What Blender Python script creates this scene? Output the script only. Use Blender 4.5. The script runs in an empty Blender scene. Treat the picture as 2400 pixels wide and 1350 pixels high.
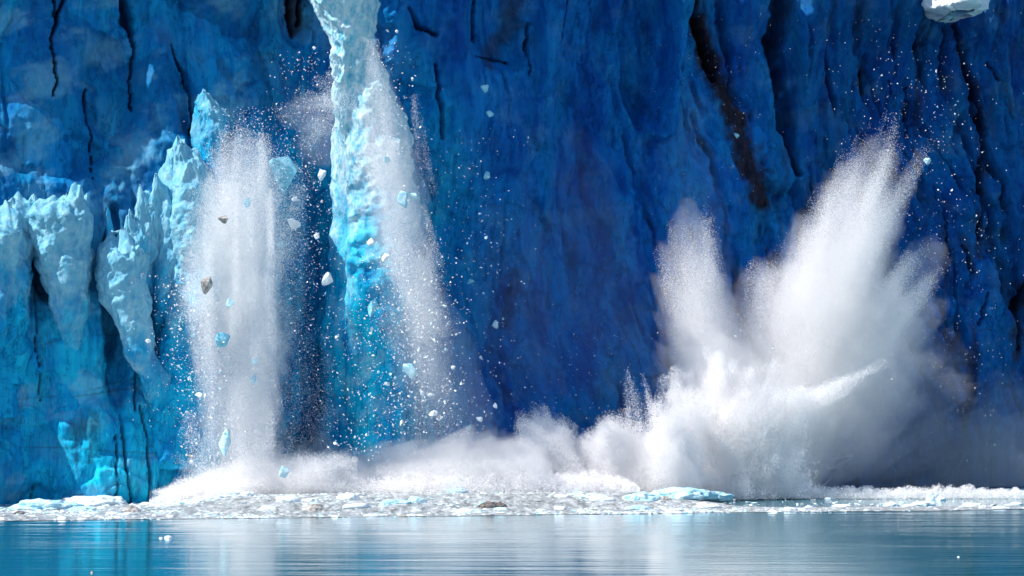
import bpy, bmesh, math
import numpy as np
from mathutils import Vector

R = math.radians
sc = bpy.context.scene
col = sc.collection

# ------------------------------------------------------------------ camera
cam_d = bpy.data.cameras.new('camera')
cam = bpy.data.objects.new('camera', cam_d)
col.objects.link(cam)
cam.location = (0, 0, 12)
cam.rotation_euler = (R(90), 0, 0)
cam_d.sensor_width = 36
cam_d.lens = 120
cam_d.shift_y = 235 / 2400
cam_d.clip_start = 1
cam_d.clip_end = 9000
sc.camera = cam

# ------------------------------------------------------------------ light
SUN = Vector((-0.62, -0.247, 0.74)).normalized()      # towards the sun
world = bpy.data.worlds.new('World')
sc.world = world
world.use_nodes = True
wn = world.node_tree.nodes
bg = wn['Background']
sky = wn.new('ShaderNodeTexSky')
sky.sky_type = 'NISHITA'
sky.sun_disc = False
sky.sun_elevation = math.asin(SUN.z)
sky.sun_rotation = math.atan2(SUN.x, SUN.y)
sky.air_density = 1.0
sky.dust_density = 0.3
sky.ozone_density = 3.0
world.node_tree.links.new(sky.outputs[0], bg.inputs[0])
bg.inputs[1].default_value = 0.125
sun_d = bpy.data.lights.new('sun', 'SUN')
sun_d.energy = 4.6
sun_d.angle = R(0.5)
sun_d.color = (1.0, 0.95, 0.88)
sun = bpy.data.objects.new('sun', sun_d)
col.objects.link(sun)
sun.rotation_euler = (-SUN).to_track_quat('-Z', 'Y').to_euler()
sc.view_settings.view_transform = 'Standard'
sc.view_settings.look = 'None'
sc.view_settings.exposure = 0.4
sc.view_settings.gamma = 1.0
sc.cycles.max_bounces = 16
sc.cycles.diffuse_bounces = 9
sc.cycles.volume_bounces = 4

# ------------------------------------------------------------------ numeric helpers
rng = np.random.RandomState(7)
_perm = np.random.RandomState(3).permutation(256).astype(np.int32)
_perm = np.concatenate([_perm, _perm, _perm])
_grad = np.random.RandomState(5).normal(size=(256, 3))
_grad = (_grad / np.linalg.norm(_grad, axis=1, keepdims=True)).astype(np.float32)

def noise(x, y, z):
    x = np.asarray(x, np.float32); y = np.asarray(y, np.float32); z = np.asarray(z, np.float32)
    x, y, z = np.broadcast_arrays(x, y, z)
    xi = np.floor(x).astype(np.int32); yi = np.floor(y).astype(np.int32); zi = np.floor(z).astype(np.int32)
    xf = x - xi; yf = y - yi; zf = z - zi
    xi &= 255; yi &= 255; zi &= 255
    u = xf * xf * xf * (xf * (xf * 6 - 15) + 10)
    v = yf * yf * yf * (yf * (yf * 6 - 15) + 10)
    w = zf * zf * zf * (zf * (zf * 6 - 15) + 10)
    def g(i, j, k):
        h = _perm[_perm[_perm[xi + i] + yi + j] + zi + k]
        gr = _grad[h]
        return gr[..., 0] * (xf - i) + gr[..., 1] * (yf - j) + gr[..., 2] * (zf - k)
    x00 = g(0, 0, 0) * (1 - u) + g(1, 0, 0) * u
    x10 = g(0, 1, 0) * (1 - u) + g(1, 1, 0) * u
    x01 = g(0, 0, 1) * (1 - u) + g(1, 0, 1) * u
    x11 = g(0, 1, 1) * (1 - u) + g(1, 1, 1) * u
    return ((x00 * (1 - v) + x10 * v) * (1 - w) + (x01 * (1 - v) + x11 * v) * w) * 1.6

def fbm(x, y, z, oct=4, gain=0.5, lac=2.03):
    s = 0; a = 1.0; f = 1.0; t = 0
    for o in range(oct):
        s = s + a * noise(x * f + o * 17.3, y * f + o * 9.1, z * f + o * 5.7)
        t += a; a *= gain; f *= lac
    return s / t

def ridged(x, y, z, oct=4, gain=0.5):
    s = 0; a = 1.0; f = 1.0; t = 0
    for o in range(oct):
        s = s + a * (1 - 2 * np.abs(noise(x * f + o * 7.7, y * f + o * 3.3, z * f + o * 1.9)))
        t += a; a *= gain; f *= 2.1
    return s / t

def sstep(a, b, x):
    t = np.clip((x - a) / (b - a), 0, 1)
    return t * t * (3 - 2 * t)

def facets(px, pz, spacing, stretch, tilt, seed, x0, x1, z0, z1, ids=False):
    """broken flat panels: the upper envelope of many tilted plates"""
    r = np.random.RandomState(seed)
    n = int((x1 - x0) * (z1 - z0) / (spacing * spacing * stretch))
    sx = r.uniform(x0, x1, n).astype(np.float32); sz = r.uniform(z0, z1, n).astype(np.float32)
    h = r.uniform(0, .35, n) * spacing * tilt; gx = r.normal(0, tilt, n); gz = r.normal(0, tilt * .5, n)
    px = np.asarray(px, np.float32); pz = np.asarray(pz, np.float32)
    out = np.full(px.shape, -1e9, np.float32)
    k = .55 * tilt / spacing
    hid = np.zeros(px.shape, np.float32); hh = r.uniform(0, 1, n)
    for i in range(n):
        ddx = px - sx[i]; ddz = (pz - sz[i])
        v = (h[i] + gx[i] * ddx + gz[i] * ddz - k * (ddx * ddx + (ddz / stretch) ** 2)).astype(np.float32)
        if ids: hid[v > out] = hh[i]
        np.maximum(out, v, out)
    out = out - np.float32(spacing * tilt * .45)
    return (out, hid) if ids else out

F = 8000.0                      # focal length in photo pixels
def at(u, v, Y):                # a photo pixel at distance Y
    return Vector(((u - 1200) * Y / F, Y, 12 + (910 - v) * Y / F))

def wall_Y(x):                  # the cliff runs obliquely away to the right
    return 387.5 + 0.59 * x

def seg_dist(U, V, pts):
    """smallest distance to a polyline of (u, v, half width) divided by the local half width"""
    out = np.full(U.shape, 99.0, np.float32)
    for (u0, v0, w0), (u1, v1, w1) in zip(pts[:-1], pts[1:]):
        du, dv = u1 - u0, v1 - v0
        t = np.clip(((U - u0) * du + (V - v0) * dv) / (du * du + dv * dv), 0, 1)
        d = np.hypot(U - u0 - t * du, V - v0 - t * dv) / (w0 + (w1 - w0) * t)
        out = np.minimum(out, d)
    return out

def swell(x, y):                # the heap of water and ice raised by the impact
    x = np.asarray(x, float); y = np.asarray(y, float)
    return 1.25 * sstep(327 + .30 * x, 350 + .30 * x, y) * sstep(-42, -24, x) * (1 - sstep(10, 28, x))

# ------------------------------------------------------------------ object helpers
def mesh_from(name, verts, faces, smooth=True):
    """faces: an (m,3) or (m,4) int array"""
    me = bpy.data.meshes.new(name)
    verts = np.asarray(verts, np.float32); faces = np.asarray(faces, np.int32)
    n, k = faces.shape
    me.vertices.add(len(verts)); me.vertices.foreach_set('co', verts.ravel())
    me.loops.add(n * k); me.loops.foreach_set('vertex_index', faces.ravel())
    me.polygons.add(n)
    me.polygons.foreach_set('loop_start', np.arange(0, n * k, k, dtype=np.int32))
    me.polygons.foreach_set('use_smooth', np.full(n, smooth))
    me.update(calc_edges=True)
    return me

def link(name, me, mat, parent=None, loc=(0, 0, 0)):
    o = bpy.data.objects.new(name, me)
    col.objects.link(o)
    if mat is not None and me is not None:
        me.materials.clear(); me.materials.append(mat)
    o.location = loc
    if parent is not None:
        o.parent = parent
    return o

def tag(o, label=None, cat=None, group=None, kind=None):
    if label: o['label'] = label
    if cat: o['category'] = cat
    if group: o['group'] = group
    if kind: o['kind'] = kind
    return o

def grid_faces(nr, nc, wrap=False):
    i = np.arange(nr - 1)[:, None]
    j = np.arange(nc if wrap else nc - 1)[None, :]
    a = i * nc + j; b = i * nc + (j + 1) % nc
    return np.stack([a, b, b + nc, a + nc], -1).reshape(-1, 4)

# ------------------------------------------------------------------ materials
def new_mat(name):
    m = bpy.data.materials.new(name)
    m.use_nodes = True
    nt = m.node_tree
    return m, nt, nt.nodes['Principled BSDF']

def add(nt, kind, **kw):
    n = nt.nodes.new(kind)
    for k, v in kw.items():
        if k.startswith('in_'):
            n.inputs[k[3:]].default_value = v
        else:
            setattr(n, k, v)
    return n

def noise_node(nt, scale, detail=5, rough=0.6, vec=None, dist=0.0):
    n = add(nt, 'ShaderNodeTexNoise')
    n.inputs['Scale'].default_value = scale
    n.inputs['Detail'].default_value = detail
    n.inputs['Roughness'].default_value = rough
    n.inputs['Distortion'].default_value = dist
    if vec is not None:
        nt.links.new(vec, n.inputs['Vector'])
    return n

def ramp(nt, fac, stops):
    r = add(nt, 'ShaderNodeValToRGB')
    el = r.color_ramp.elements
    while len(el) > len(stops): el.remove(el[-1])
    while len(el) < len(stops): el.new(0.5)
    for e, (p, c) in zip(el, stops):
        e.position = p; e.color = c if len(c) == 4 else (*c, 1)
    nt.links.new(fac, r.inputs[0])
    return r

def mix(nt, fac, a, b):
    m = add(nt, 'ShaderNodeMix', data_type='RGBA')
    for s, v in ((m.inputs['Factor'], fac), (m.inputs['A'], a), (m.inputs['B'], b)):
        if isinstance(v, (int, float)): s.default_value = v
        elif isinstance(v, tuple): s.default_value = (*v, 1)
        else: nt.links.new(v, s)
    return m.outputs['Result']

def coords(nt, scale=(1, 1, 1), out='Object'):
    tc = add(nt, 'ShaderNodeTexCoord')
    mp = add(nt, 'ShaderNodeMapping')
    mp.inputs['Scale'].default_value = scale
    nt.links.new(tc.outputs[out], mp.inputs[0])
    return mp.outputs[0]

def bump(nt, height, strength, dist, b):
    n = add(nt, 'ShaderNodeBump')
    n.inputs['Strength'].default_value = strength
    n.inputs['Distance'].default_value = dist
    nt.links.new(height, n.inputs['Height'])
    nt.links.new(n.outputs[0], b.inputs['Normal'])

DEEP = (0.002, 0.085, 0.40)
MID = (0.003, 0.19, 0.58)
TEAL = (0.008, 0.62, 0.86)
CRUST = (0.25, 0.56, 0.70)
def glacier_material(name='glacier_ice', white=False):
    """zone attribute: R = teal ice, partly a lit glow painted in, G = dirt and darker creases, B = pale weathered crust, A = darker navy"""
    m, nt, b = new_mat(name)
    z = add(nt, 'ShaderNodeAttribute', attribute_name='zone')
    sep = add(nt, 'ShaderNodeSeparateColor')
    nt.links.new(z.outputs['Color'], sep.inputs[0])
    v1 = coords(nt, (1, 1, 0.45))
    n1 = noise_node(nt, 0.16, 6, 0.62, v1, 0.6)
    base = ramp(nt, n1.outputs[0], [(0.36, DEEP), (0.50, MID), (0.64, (0.006, 0.24, 0.58))])
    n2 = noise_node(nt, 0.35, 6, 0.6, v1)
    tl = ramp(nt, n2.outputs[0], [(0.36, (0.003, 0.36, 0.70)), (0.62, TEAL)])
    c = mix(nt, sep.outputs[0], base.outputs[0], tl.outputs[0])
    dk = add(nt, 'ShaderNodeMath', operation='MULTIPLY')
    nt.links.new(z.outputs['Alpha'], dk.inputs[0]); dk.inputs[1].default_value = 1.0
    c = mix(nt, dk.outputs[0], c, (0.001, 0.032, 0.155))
    # dark veins of old dust
    vv = noise_node(nt, 0.55, 6, 0.62, coords(nt, (1, 1, 0.22)), 0.8)
    va = add(nt, 'ShaderNodeMath', operation='SUBTRACT'); va.inputs[1].default_value = 0.5
    nt.links.new(vv.outputs[0], va.inputs[0])
    vb = add(nt, 'ShaderNodeMath', operation='ABSOLUTE'); nt.links.new(va.outputs[0], vb.inputs[0])
    vr = ramp(nt, vb.outputs[0], [(0.0, (.6, .6, .6)), (0.018, (0, 0, 0))])
    c = mix(nt, vr.outputs[0], c, (0.001, 0.02, 0.09))
    # faint vertical melt streaks
    v3 = coords(nt, (1.3, 1.3, 0.06))
    n3 = noise_node(nt, 0.9, 5, 0.65, v3)
    st = ramp(nt, n3.outputs[0], [(0.42, (0, 0, 0)), (0.70, (0.45, 0.45, 0.45))])
    c = mix(nt, st.outputs[0], c, (0.003, 0.06, 0.26))
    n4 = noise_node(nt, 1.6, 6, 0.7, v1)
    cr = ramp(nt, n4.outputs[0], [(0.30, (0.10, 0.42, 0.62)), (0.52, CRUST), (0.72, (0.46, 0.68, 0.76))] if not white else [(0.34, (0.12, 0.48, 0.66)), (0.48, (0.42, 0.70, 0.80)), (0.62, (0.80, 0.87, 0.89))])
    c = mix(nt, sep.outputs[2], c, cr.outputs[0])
    n5 = noise_node(nt, 1.1, 7, 0.75, coords(nt, (1, 1, 0.6)))
    dc = ramp(nt, n5.outputs[0], [(0.35, (0.004, 0.006, 0.014)), (0.62, (0.05, 0.03, 0.025)), (0.75, (0.02, 0.06, 0.16))])
    c = mix(nt, sep.outputs[1], c, dc.outputs[0])
    nt.links.new(c, b.inputs['Base Color'])
    b.inputs['Roughness'].default_value = 0.6
    b.inputs['Specular IOR Level'].default_value = 0.08
    n6 = noise_node(nt, 2.6, 8, 0.68, coords(nt, (1, 1, 0.6)))
    vo = add(nt, 'ShaderNodeTexVoronoi', feature='F1')
    vo.inputs['Scale'].default_value = 0.9
    wv_ = add(nt, 'ShaderNodeMix', data_type='RGBA'); wv_.inputs['Factor'].default_value = .35
    nt.links.new(coords(nt, (1, 1, .4)), wv_.inputs['A']); nt.links.new(n6.outputs['Color'], wv_.inputs['B'])
    nt.links.new(wv_.outputs['Result'], vo.inputs['Vector'])
    hm = add(nt, 'ShaderNodeMath', operation='MULTIPLY_ADD')
    nt.links.new(vo.outputs['Distance'], hm.inputs[0]); hm.inputs[1].default_value = .45
    nt.links.new(n6.outputs[0], hm.inputs[2])
    bump(nt, hm.outputs[0], 0.55, 0.45, b)
    return m
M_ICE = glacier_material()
M_COLUMN = glacier_material('fresh_ice', True)

def spray_material(name, color=(0.992, 0.980, 0.978)):
    m, nt, b = new_mat(name)
    nt.nodes.remove(b)
    d = add(nt, 'ShaderNodeBsdfDiffuse'); t = add(nt, 'ShaderNodeBsdfTranslucent')
    for s in (d, t): s.inputs[0].default_value = (*color, 1)
    mx = add(nt, 'ShaderNodeMixShader')
    mx.inputs[0].default_value = 0.45
    nt.links.new(d.outputs[0], mx.inputs[1]); nt.links.new(t.outputs[0], mx.inputs[2])
    nt.links.new(mx.outputs[0], nt.nodes['Material Output'].inputs[0])
    return m
M_SPRAY = spray_material('spray_white')

def chunk_material(name, lo, hi, scale=1.5, sss=0.0):
    m, nt, b = new_mat(name)
    n = noise_node(nt, scale, 5, 0.6, coords(nt))
    r = ramp(nt, n.outputs[0], [(0.35, lo), (0.65, hi)])
    nt.links.new(r.outputs[0], b.inputs['Base Color'])
    b.inputs['Roughness'].default_value = 0.5
    b.inputs['Specular IOR Level'].default_value = 0.3
    n2 = noise_node(nt, scale * 3, 6, 0.65, coords(nt))
    bump(nt, n2.outputs[0], 0.5, 0.12, b)
    return m
M_WHITE = chunk_material('white_ice', (0.62, 0.78, 0.86), (0.88, 0.91, 0.93))
M_PALE = chunk_material('pale_blue_ice', (0.30, 0.66, 0.80), (0.66, 0.84, 0.90))
M_TEAL = chunk_material('teal_ice', (0.08, 0.42, 0.60), (0.34, 0.68, 0.80))
M_BROWN = chunk_material('dirty_ice', (0.20, 0.17, 0.14), (0.62, 0.60, 0.58), 2.5)
M_ROCK = chunk_material('dark_dirty_ice', (0.05, 0.04, 0.035), (0.28, 0.25, 0.23), 2.0)

# ------------------------------------------------------------------ water
def water_material():
    m, nt, b = new_mat('fjord_water')
    b.inputs['Base Color'].default_value = (0.010, 0.16, 0.20, 1)
    b.inputs['Roughness'].default_value = 0.06
    b.inputs['IOR'].default_value = 1.333
    a = noise_node(nt, 0.22, 3, 0.55, coords(nt, (0.22, 1, 1)))
    c = noise_node(nt, 1.3, 3, 0.6, coords(nt, (0.4, 1, 1)))
    w = noise_node(nt, 0.06, 3, 0.6, coords(nt, (0.12, 1, 1)))
    wr = ramp(nt, w.outputs[0], [(0.38, (.12, .12, .12)), (0.62, (1, 1, 1))])
    cm = add(nt, 'ShaderNodeMath', operation='MULTIPLY')
    nt.links.new(c.outputs[0], cm.inputs[0]); nt.links.new(wr.outputs[0], cm.inputs[1])
    sm = add(nt, 'ShaderNodeMath', operation='MULTIPLY_ADD')
    nt.links.new(cm.outputs[0], sm.inputs[0]); sm.inputs[1].default_value = 0.3
    nt.links.new(a.outputs[0], sm.inputs[2])
    bump(nt, sm.outputs[0], 0.35, 0.2, b)
    return m
wv = np.array([(-4000, 20, 0), (4000, 20, 0), (4000, 6000, 0), (-4000, 6000, 0)], float)
tag(link('water', mesh_from('water', wv, np.array([[0, 1, 2, 3]]), False), water_material()), kind='structure')

# ------------------------------------------------------------------ glacier
TOP = 64.0
glacier = bpy.data.objects.new('glacier', None)
col.objects.link(glacier)
glacier.location = (0, 387.5, 0)
tag(glacier, 'towering deep blue cracked glacier wall rising from the water behind the spray', 'glacier')
GLOC = np.array(glacier.location)

def rim_line(U):                # top edge of the low left buttress, in photo pixels
    return np.interp(U, [-900, -300, -60, 0, 60, 130, 170, 205, 225, 245, 262, 290, 330, 360, 395, 435, 465, 500, 560, 620, 700],
                     [420, 430, 500, 500, 470, 480, 468, 480, 560, 600, 560, 560, 500, 400, 350, 350, 420, 560, 800, 1000, 1150])

CRACKS = [
    [(152, -20, 5), (127, 60, 6), (112, 100, 4), (120, 150, 4.5), (126, 190, 3.5), (113, 232, 2)],
    [(124, -20, 2.5), (126, 45, 2.5)],
    [(280, -20, 14), (292, 50, 15), (303, 85, 10), (313, 130, 3.5), (299, 190, 2.5), (300, 265, 2.5)],
    [(388, 110, 2), (412, 160, 4), (430, 195, 3.5), (440, 240, 2)],
    [(196, 205, 2), (191, 250, 3), (200, 300, 3), (203, 370, 2), (200, 425, 1.5)],
    [(440, 240, 3), (442, 290, 3.5), (432, 330, 3)],
    [(684, -30, 6), (688, 30, 7), (700, 82, 3)], [(716, -30, 10), (712, 50, 7)],
    [(1808, -40, 30), (1808, 120, 30), (1820, 250, 28), (1834, 330, 20), (1860, 410, 7)],
    [(1905, 262, 5), (1904, 320, 6), (1908, 380, 3)],
    [(1602, -20, 6), (1636, 70, 16), (1668, 130, 15), (1682, 190, 8)],
    [(2226, 60, 7), (2250, 120, 9), (2278, 200, 9), (2296, 300, 10), (2290, 380, 8), (2284, 470, 9), (2274, 560, 7)],
    [(2026, 165, 8), (2030, 205, 6)], [(2146, 200, 4), (2148, 290, 5), (2138, 320, 3)],
    [(2394, 340, 5), (2392, 430, 8), (2400, 470, 8)], [(2238, 580, 4), (2252, 640, 4)],
    [(2310, 150, 4), (2326, 190, 5)], [(2088, 190, 3), (2096, 220, 3)],
    [(2385, 640, 6), (2370, 740, 12), (2360, 820, 6)],
    [(2290, 690, 4), (2270, 760, 5)],
    [(1000, 160, 4), (1005, 250, 5), (1015, 330, 4)], [(1090, 140, 3), (1180, 150, 5)], [(1095, -10, 5), (1097, 100, 4)],
    [(935, 30, 5), (965, 70, 6), (1002, 90, 5)],
    [(805, 850, 2), (838, 920, 3), (842, 980, 2)], [(868, 430, 5), (868, 600, 6), (866, 760, 7), (862, 850, 5)],
    [(850, 130, 6), (852, 180, 6)], [(1225, 60, 4), (1228, 180, 3)], [(1295, -10, 2.5), (1302, 120, 2.5)],
]
FAINT = [
    [(230, 1000, 2), (234, 1085, 3), (230, 1170, 3)], [(246, 970, 3), (254, 1060, 4), (263, 1175, 4)],
    [(290, 950, 4), (303, 1060, 4.5), (314, 1180, 5)], [(60, 1110, 1.5), (61, 1185, 2.5)],
    [(66, 690, 2.5), (64, 800, 2), (74, 940, 2.5)], [(222, 800, 3), (228, 920, 3)], [(285, 850, 3), (280, 960, 3)],
]
PANEL = {}
def wall_disp(x, z, U, V):
    """how far the ice stands out from the cliff plane, towards the viewer"""
    wx = x + 2.2 * fbm(x * .08, z * .05, 3.1, 3)
    right = sstep(900, 1500, U)
    wx = wx + .28 * (z - 34) * right + 1.2 * right * fbm(x * .3, z * .12, 93.1, 3)
    d = 2.6 * fbm(wx * .07, z * .014, 0.5, 3)
    d += (.7 + 1.2 * right) * ridged(wx * .15, z * .02, 4.2, 2)
    d += (.15 + .75 * right) * ridged(wx * .42, z * .05, 7.7, 3)
    # broken panels and conchoidal fracture shelves
    ux = x + 1.2 * fbm(x * .3, z * .3, 61.0, 3); uz = z + 1.5 * fbm(x * .25, z * .25, 71.0, 3)
    f1, h1 = facets(ux, uz, 8.0, 2.0, .42, 11, -66, 72, -6, 66, True)
    f2, h2 = facets(ux + .4 * noise(x * 1.3, z * 1.3, 4.4), uz + .4 * noise(x * 1.3, z * 1.3, 9.4), 3.0, 1.8, .36, 12, -66, 72, -6, 66, True)
    d += (1.1 - .5 * right) * f1 + (1.1 - .6 * right) * (h1 - .5)
    d += (.8 - .1 * right) * f2 + (.45 + .1 * right) * (h2 - .5)
    PANEL['h'] = .6 * h1 + .4 * h2
    t = fbm(x * .085, z * .10, 11.3, 3) * 3.5
    k = np.floor(t); fr = t - k
    d += .5 * (k + sstep(0.0, 0.16, fr)) * sstep(900, 500, U) + .4 * (k + sstep(0.0, 0.25, fr)) * sstep(500, 900, U)
    d += (0.38 + .25 * right) * fbm(x * .8, z * .5, 2.2, 5, 0.55)
    d += 0.16 * ridged(x * 1.5, z * .45, 6.6, 4) + .10 * ridged(x * 3.0, z * .25, 16.6, 2) * (.4 + right)
    d -= 2.2 * np.exp(-((U - 590) / 80) ** 2) * sstep(160, 40, V)
    # gullies
    g1 = np.abs(noise(wx * .20 + 3.3, z * .020, 15.5) + .18 * fbm(x * .7, z * .25, 18.8, 3))
    g2 = np.abs(noise(wx * .52 + 1.3, z * .045, 25.5) + .18 * fbm(x * 1.1, z * .4, 28.8, 3))
    gx = .25 + .2 * sstep(850, 1200, U) + .55 * sstep(1450, 1650, U)
    brk = sstep(-.25, .2, fbm(x * .13, z * .09, 97.0, 3))
    d -= 2.3 * sstep(.13, .015, g1) * gx * brk + .9 * sstep(.12, .01, g2) * gx * (1.1 - brk)
    PANEL['g'] = np.maximum(sstep(.09, .0, g1) * brk, .7 * sstep(.08, .0, g2) * (1 - brk))
    # the head of the wall leans out, shaped to shade the face below
    d += 3.8 * sstep(51, 61, z)
    # bottom-left buttress that stands out in front of the main wall
    rim = rim_line(U) + 16 * fbm(x * .6, z * .1, 1.7, 3)
    but = sstep(60, 520, V - rim) * sstep(640, 470, U)
    d += but * 6.0
    # hollows between the pinnacles
    for cu, cv, ru, rv, amp in ((105, 615, 48, 100, 3.4), (232, 700, 26, 150, 3.2), (262, 640, 14, 60, 2.0), (305, 610, 18, 50, 1.2),
                                (245, 545, 16, 60, 2.0), (240, 870, 30, 90, 1.5),
                                (1515, 90, 60, 200, 4.6), (1480, 320, 60, 150, 1.5), (700, 20, 40, 90, 2.0), (390, 250, 60, 90, 1.6),
                                (250, 210, 70, 130, 1.8), (110, 370, 120, 60, 1.2), (1160, 60, 90, 110, 2.2), (1640, 250, 40, 140, 1.2)):
        e = np.sqrt(((U - cu) / ru) ** 2 + ((V - cv) / rv) ** 2)
        d -= amp * sstep(1.15, 0.75, e)
    # ribs
    for pts, amp in (([(1870, -40, 34), (1885, 200, 32), (1880, 400, 26), (1890, 480, 20)], 2.6), ([(1585, -40, 30), (1570, 160, 26), (1545, 300, 34)], 2.4),
                     ([(1275, -40, 30), (1280, 180, 26), (1260, 320, 30)], 1.6), ([(1740, -40, 60), (1770, 200, 50), (1830, 420, 30)], 2.0),
                     ([(2300, 20, 26), (2330, 160, 24), (2345, 330, 22)], 1.6), ([(2230, 90, 26), (2210, 260, 50), (2240, 480, 40)], 1.4),
                     ([(870, 20, 90), (880, 300, 80)], 1.2), ([(370, -40, 30), (360, 200, 36), (390, 330, 30)], 1.5), ([(860, -60, 80), (840, 300, 70), (840, 800, 80), (850, 1180, 90)], 2.6)):
        s = seg_dist(U, V, pts)
        d += amp * sstep(1.25, 0.6, s)
    wob = 1 + .35 * noise(x * 1.1, z * .5, 9.9) + .9 * np.maximum(0, noise(x * .2, z * .22, 39.9))
    for pts in CRACKS:
        s = seg_dist(U + 5 * noise(x * .7, z * .9, 5.1), V, pts) * wob
        d -= 4.6 * sstep(1.0, 0.2, s)
    for pts in FAINT:
        s = seg_dist(U + 8 * noise(x * .5, z * .35, 5.1), V, pts) * wob
        d -= .9 * sstep(.9, 0.2, s)
    # the base of the wall is undercut by the water
    d -= 0.8 * sstep(3, 0, z)
    return d

def wall_zone(x, z, U, V):
    teal = 1.0 * sstep(1180, 860, U) * sstep(60, 420, V) * sstep(300, 560, U)  # teal ice on the left, with the glow of lit ice partly painted in
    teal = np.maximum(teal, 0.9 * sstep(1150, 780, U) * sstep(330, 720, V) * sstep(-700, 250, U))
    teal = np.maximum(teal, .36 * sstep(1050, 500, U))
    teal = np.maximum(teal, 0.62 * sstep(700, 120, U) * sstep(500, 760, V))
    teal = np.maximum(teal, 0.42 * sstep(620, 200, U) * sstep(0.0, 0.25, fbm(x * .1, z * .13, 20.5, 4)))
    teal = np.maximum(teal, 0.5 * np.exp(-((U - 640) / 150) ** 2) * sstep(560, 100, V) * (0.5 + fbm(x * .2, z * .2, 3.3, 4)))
    n = fbm(x * .9, z * .6, 31.0, 4)
    dirt = np.zeros_like(x)  # dirt streaks, plus darker cracks, gullies and fold valleys
    for pts, a in (([(1600, -40, 10), (1640, 70, 26), (1672, 140, 24), (1700, 220, 20), (1722, 290, 24), (1745, 390, 30), (1775, 470, 26)], .95),
                   ([(1812, -40, 18), (1812, 250, 15), (1858, 410, 6)], .6),
                   ([(2226, 60, 10), (2278, 200, 12), (2296, 300, 12), (2284, 470, 12), (2270, 600, 10)], .65),
                   ([(2385, 640, 10), (2370, 740, 20), (2355, 840, 10)], .75), ([(700, -30, 30), (705, 60, 22)], .9),
                   ([(1190, -20, 24), (1190, 60, 26), (1120, 150, 20)], .6), ([(2022, 160, 12), (2030, 215, 8)], .8),
                   ([(2392, 420, 10), (2400, 500, 10)], .7), ([(150, 1005, 22), (168, 1000, 34)], .55),
                   ([(148, 1010, 5), (146, 1060, 4), (150, 1120, 3)], .5), ([(172, 1005, 5), (176, 1080, 4)], .4),
                   ([(2238, 560, 10), (2256, 650, 8)], .5), ([(1210, 640, 16), (1195, 760, 14)], .4), ([(866, 430, 7), (868, 850, 9)], .5),
                   ([(330, 40, 10), (420, 170, 8)], .2), ([(510, 150, 14), (530, 180, 12)], .4), ([(640, 60, 50), (650, 240, 50)], .22)):
        s = seg_dist(U, V, pts)
        dirt = np.maximum(dirt, a * sstep(1.5, 0.3, s + 0.9 * n))
    for pts in CRACKS:
        s = seg_dist(U, V, pts)
        dirt = np.maximum(dirt, 0.3 * sstep(.9, 0.3, s))  # darker inside the cracks
    for pts in FAINT:
        dirt = np.maximum(dirt, .5 * sstep(.8, 0.2, seg_dist(U + 8 * noise(x * .5, z * .35, 5.1), V, pts)))
    # thin layering of dust
    for v0, sl in ((832, -.30), (812, -.12), (955, -.22), (700, -.26), (940, -.10), (1040, .06)):
        s = np.abs(V - (v0 + sl * U) + 9 * noise(x * .2, z * .05, v0))
        dirt = np.maximum(dirt, .38 * sstep(3.2, 0.6, s) * sstep(520, 380, U) * sstep(-.25, .2, noise(x * .15, v0, 2.2)))
    # right part: general grime in vertical bands
    g = fbm(x * .55, z * .05, 44.0, 4)
    dirt = np.maximum(dirt, .42 * sstep(.1, .42, g) * sstep(1650, 1950, U) + .22 * sstep(.12, .5, g) * sstep(1000, 1300, U))
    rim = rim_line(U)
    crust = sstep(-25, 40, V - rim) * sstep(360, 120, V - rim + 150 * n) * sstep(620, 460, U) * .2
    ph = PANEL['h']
    pale_patch = sstep(.02, .3, fbm(x * .11 + z * .05, z * .16 - x * .05, 66.0, 5, .6)) * sstep(1150, 500, U)  # scattered paler patches on the left wall
    crust = np.maximum(crust, .40 * pale_patch)
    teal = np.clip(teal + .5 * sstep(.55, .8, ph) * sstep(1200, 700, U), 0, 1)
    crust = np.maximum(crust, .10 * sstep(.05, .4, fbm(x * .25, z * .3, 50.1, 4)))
    wx = x + 2.2 * fbm(x * .08, z * .05, 3.1, 3)
    val = ridged(wx * .42, z * .05, 7.7, 3)
    dirt = np.maximum(dirt, .55 * sstep(-.05, -.4, val + .5 * n) * sstep(1250, 1750, U))  # darker in the valleys of the right-hand folds
    dirt = np.maximum(dirt, PANEL['g'] * (.15 + .5 * sstep(1300, 1800, U)) * sstep(-.3, .2, n))  # darker along the gullies
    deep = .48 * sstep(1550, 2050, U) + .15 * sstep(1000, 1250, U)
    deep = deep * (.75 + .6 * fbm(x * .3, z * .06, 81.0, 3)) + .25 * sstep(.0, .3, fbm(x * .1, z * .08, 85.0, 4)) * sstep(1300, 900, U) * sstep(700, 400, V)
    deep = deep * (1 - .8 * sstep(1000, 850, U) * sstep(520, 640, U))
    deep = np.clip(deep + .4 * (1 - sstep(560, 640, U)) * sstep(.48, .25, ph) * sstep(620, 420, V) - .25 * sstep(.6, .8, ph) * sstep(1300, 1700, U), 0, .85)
    return np.stack([teal, dirt, crust, deep], -1)

def set_zone(me, zone):
    a = me.attributes.new('zone', 'FLOAT_COLOR', 'POINT')
    c = np.zeros((len(zone), 4), np.float32); c[:, :zone.shape[1]] = np.clip(zone, 0, 1)
    a.data.foreach_set('color', c.ravel())

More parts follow.
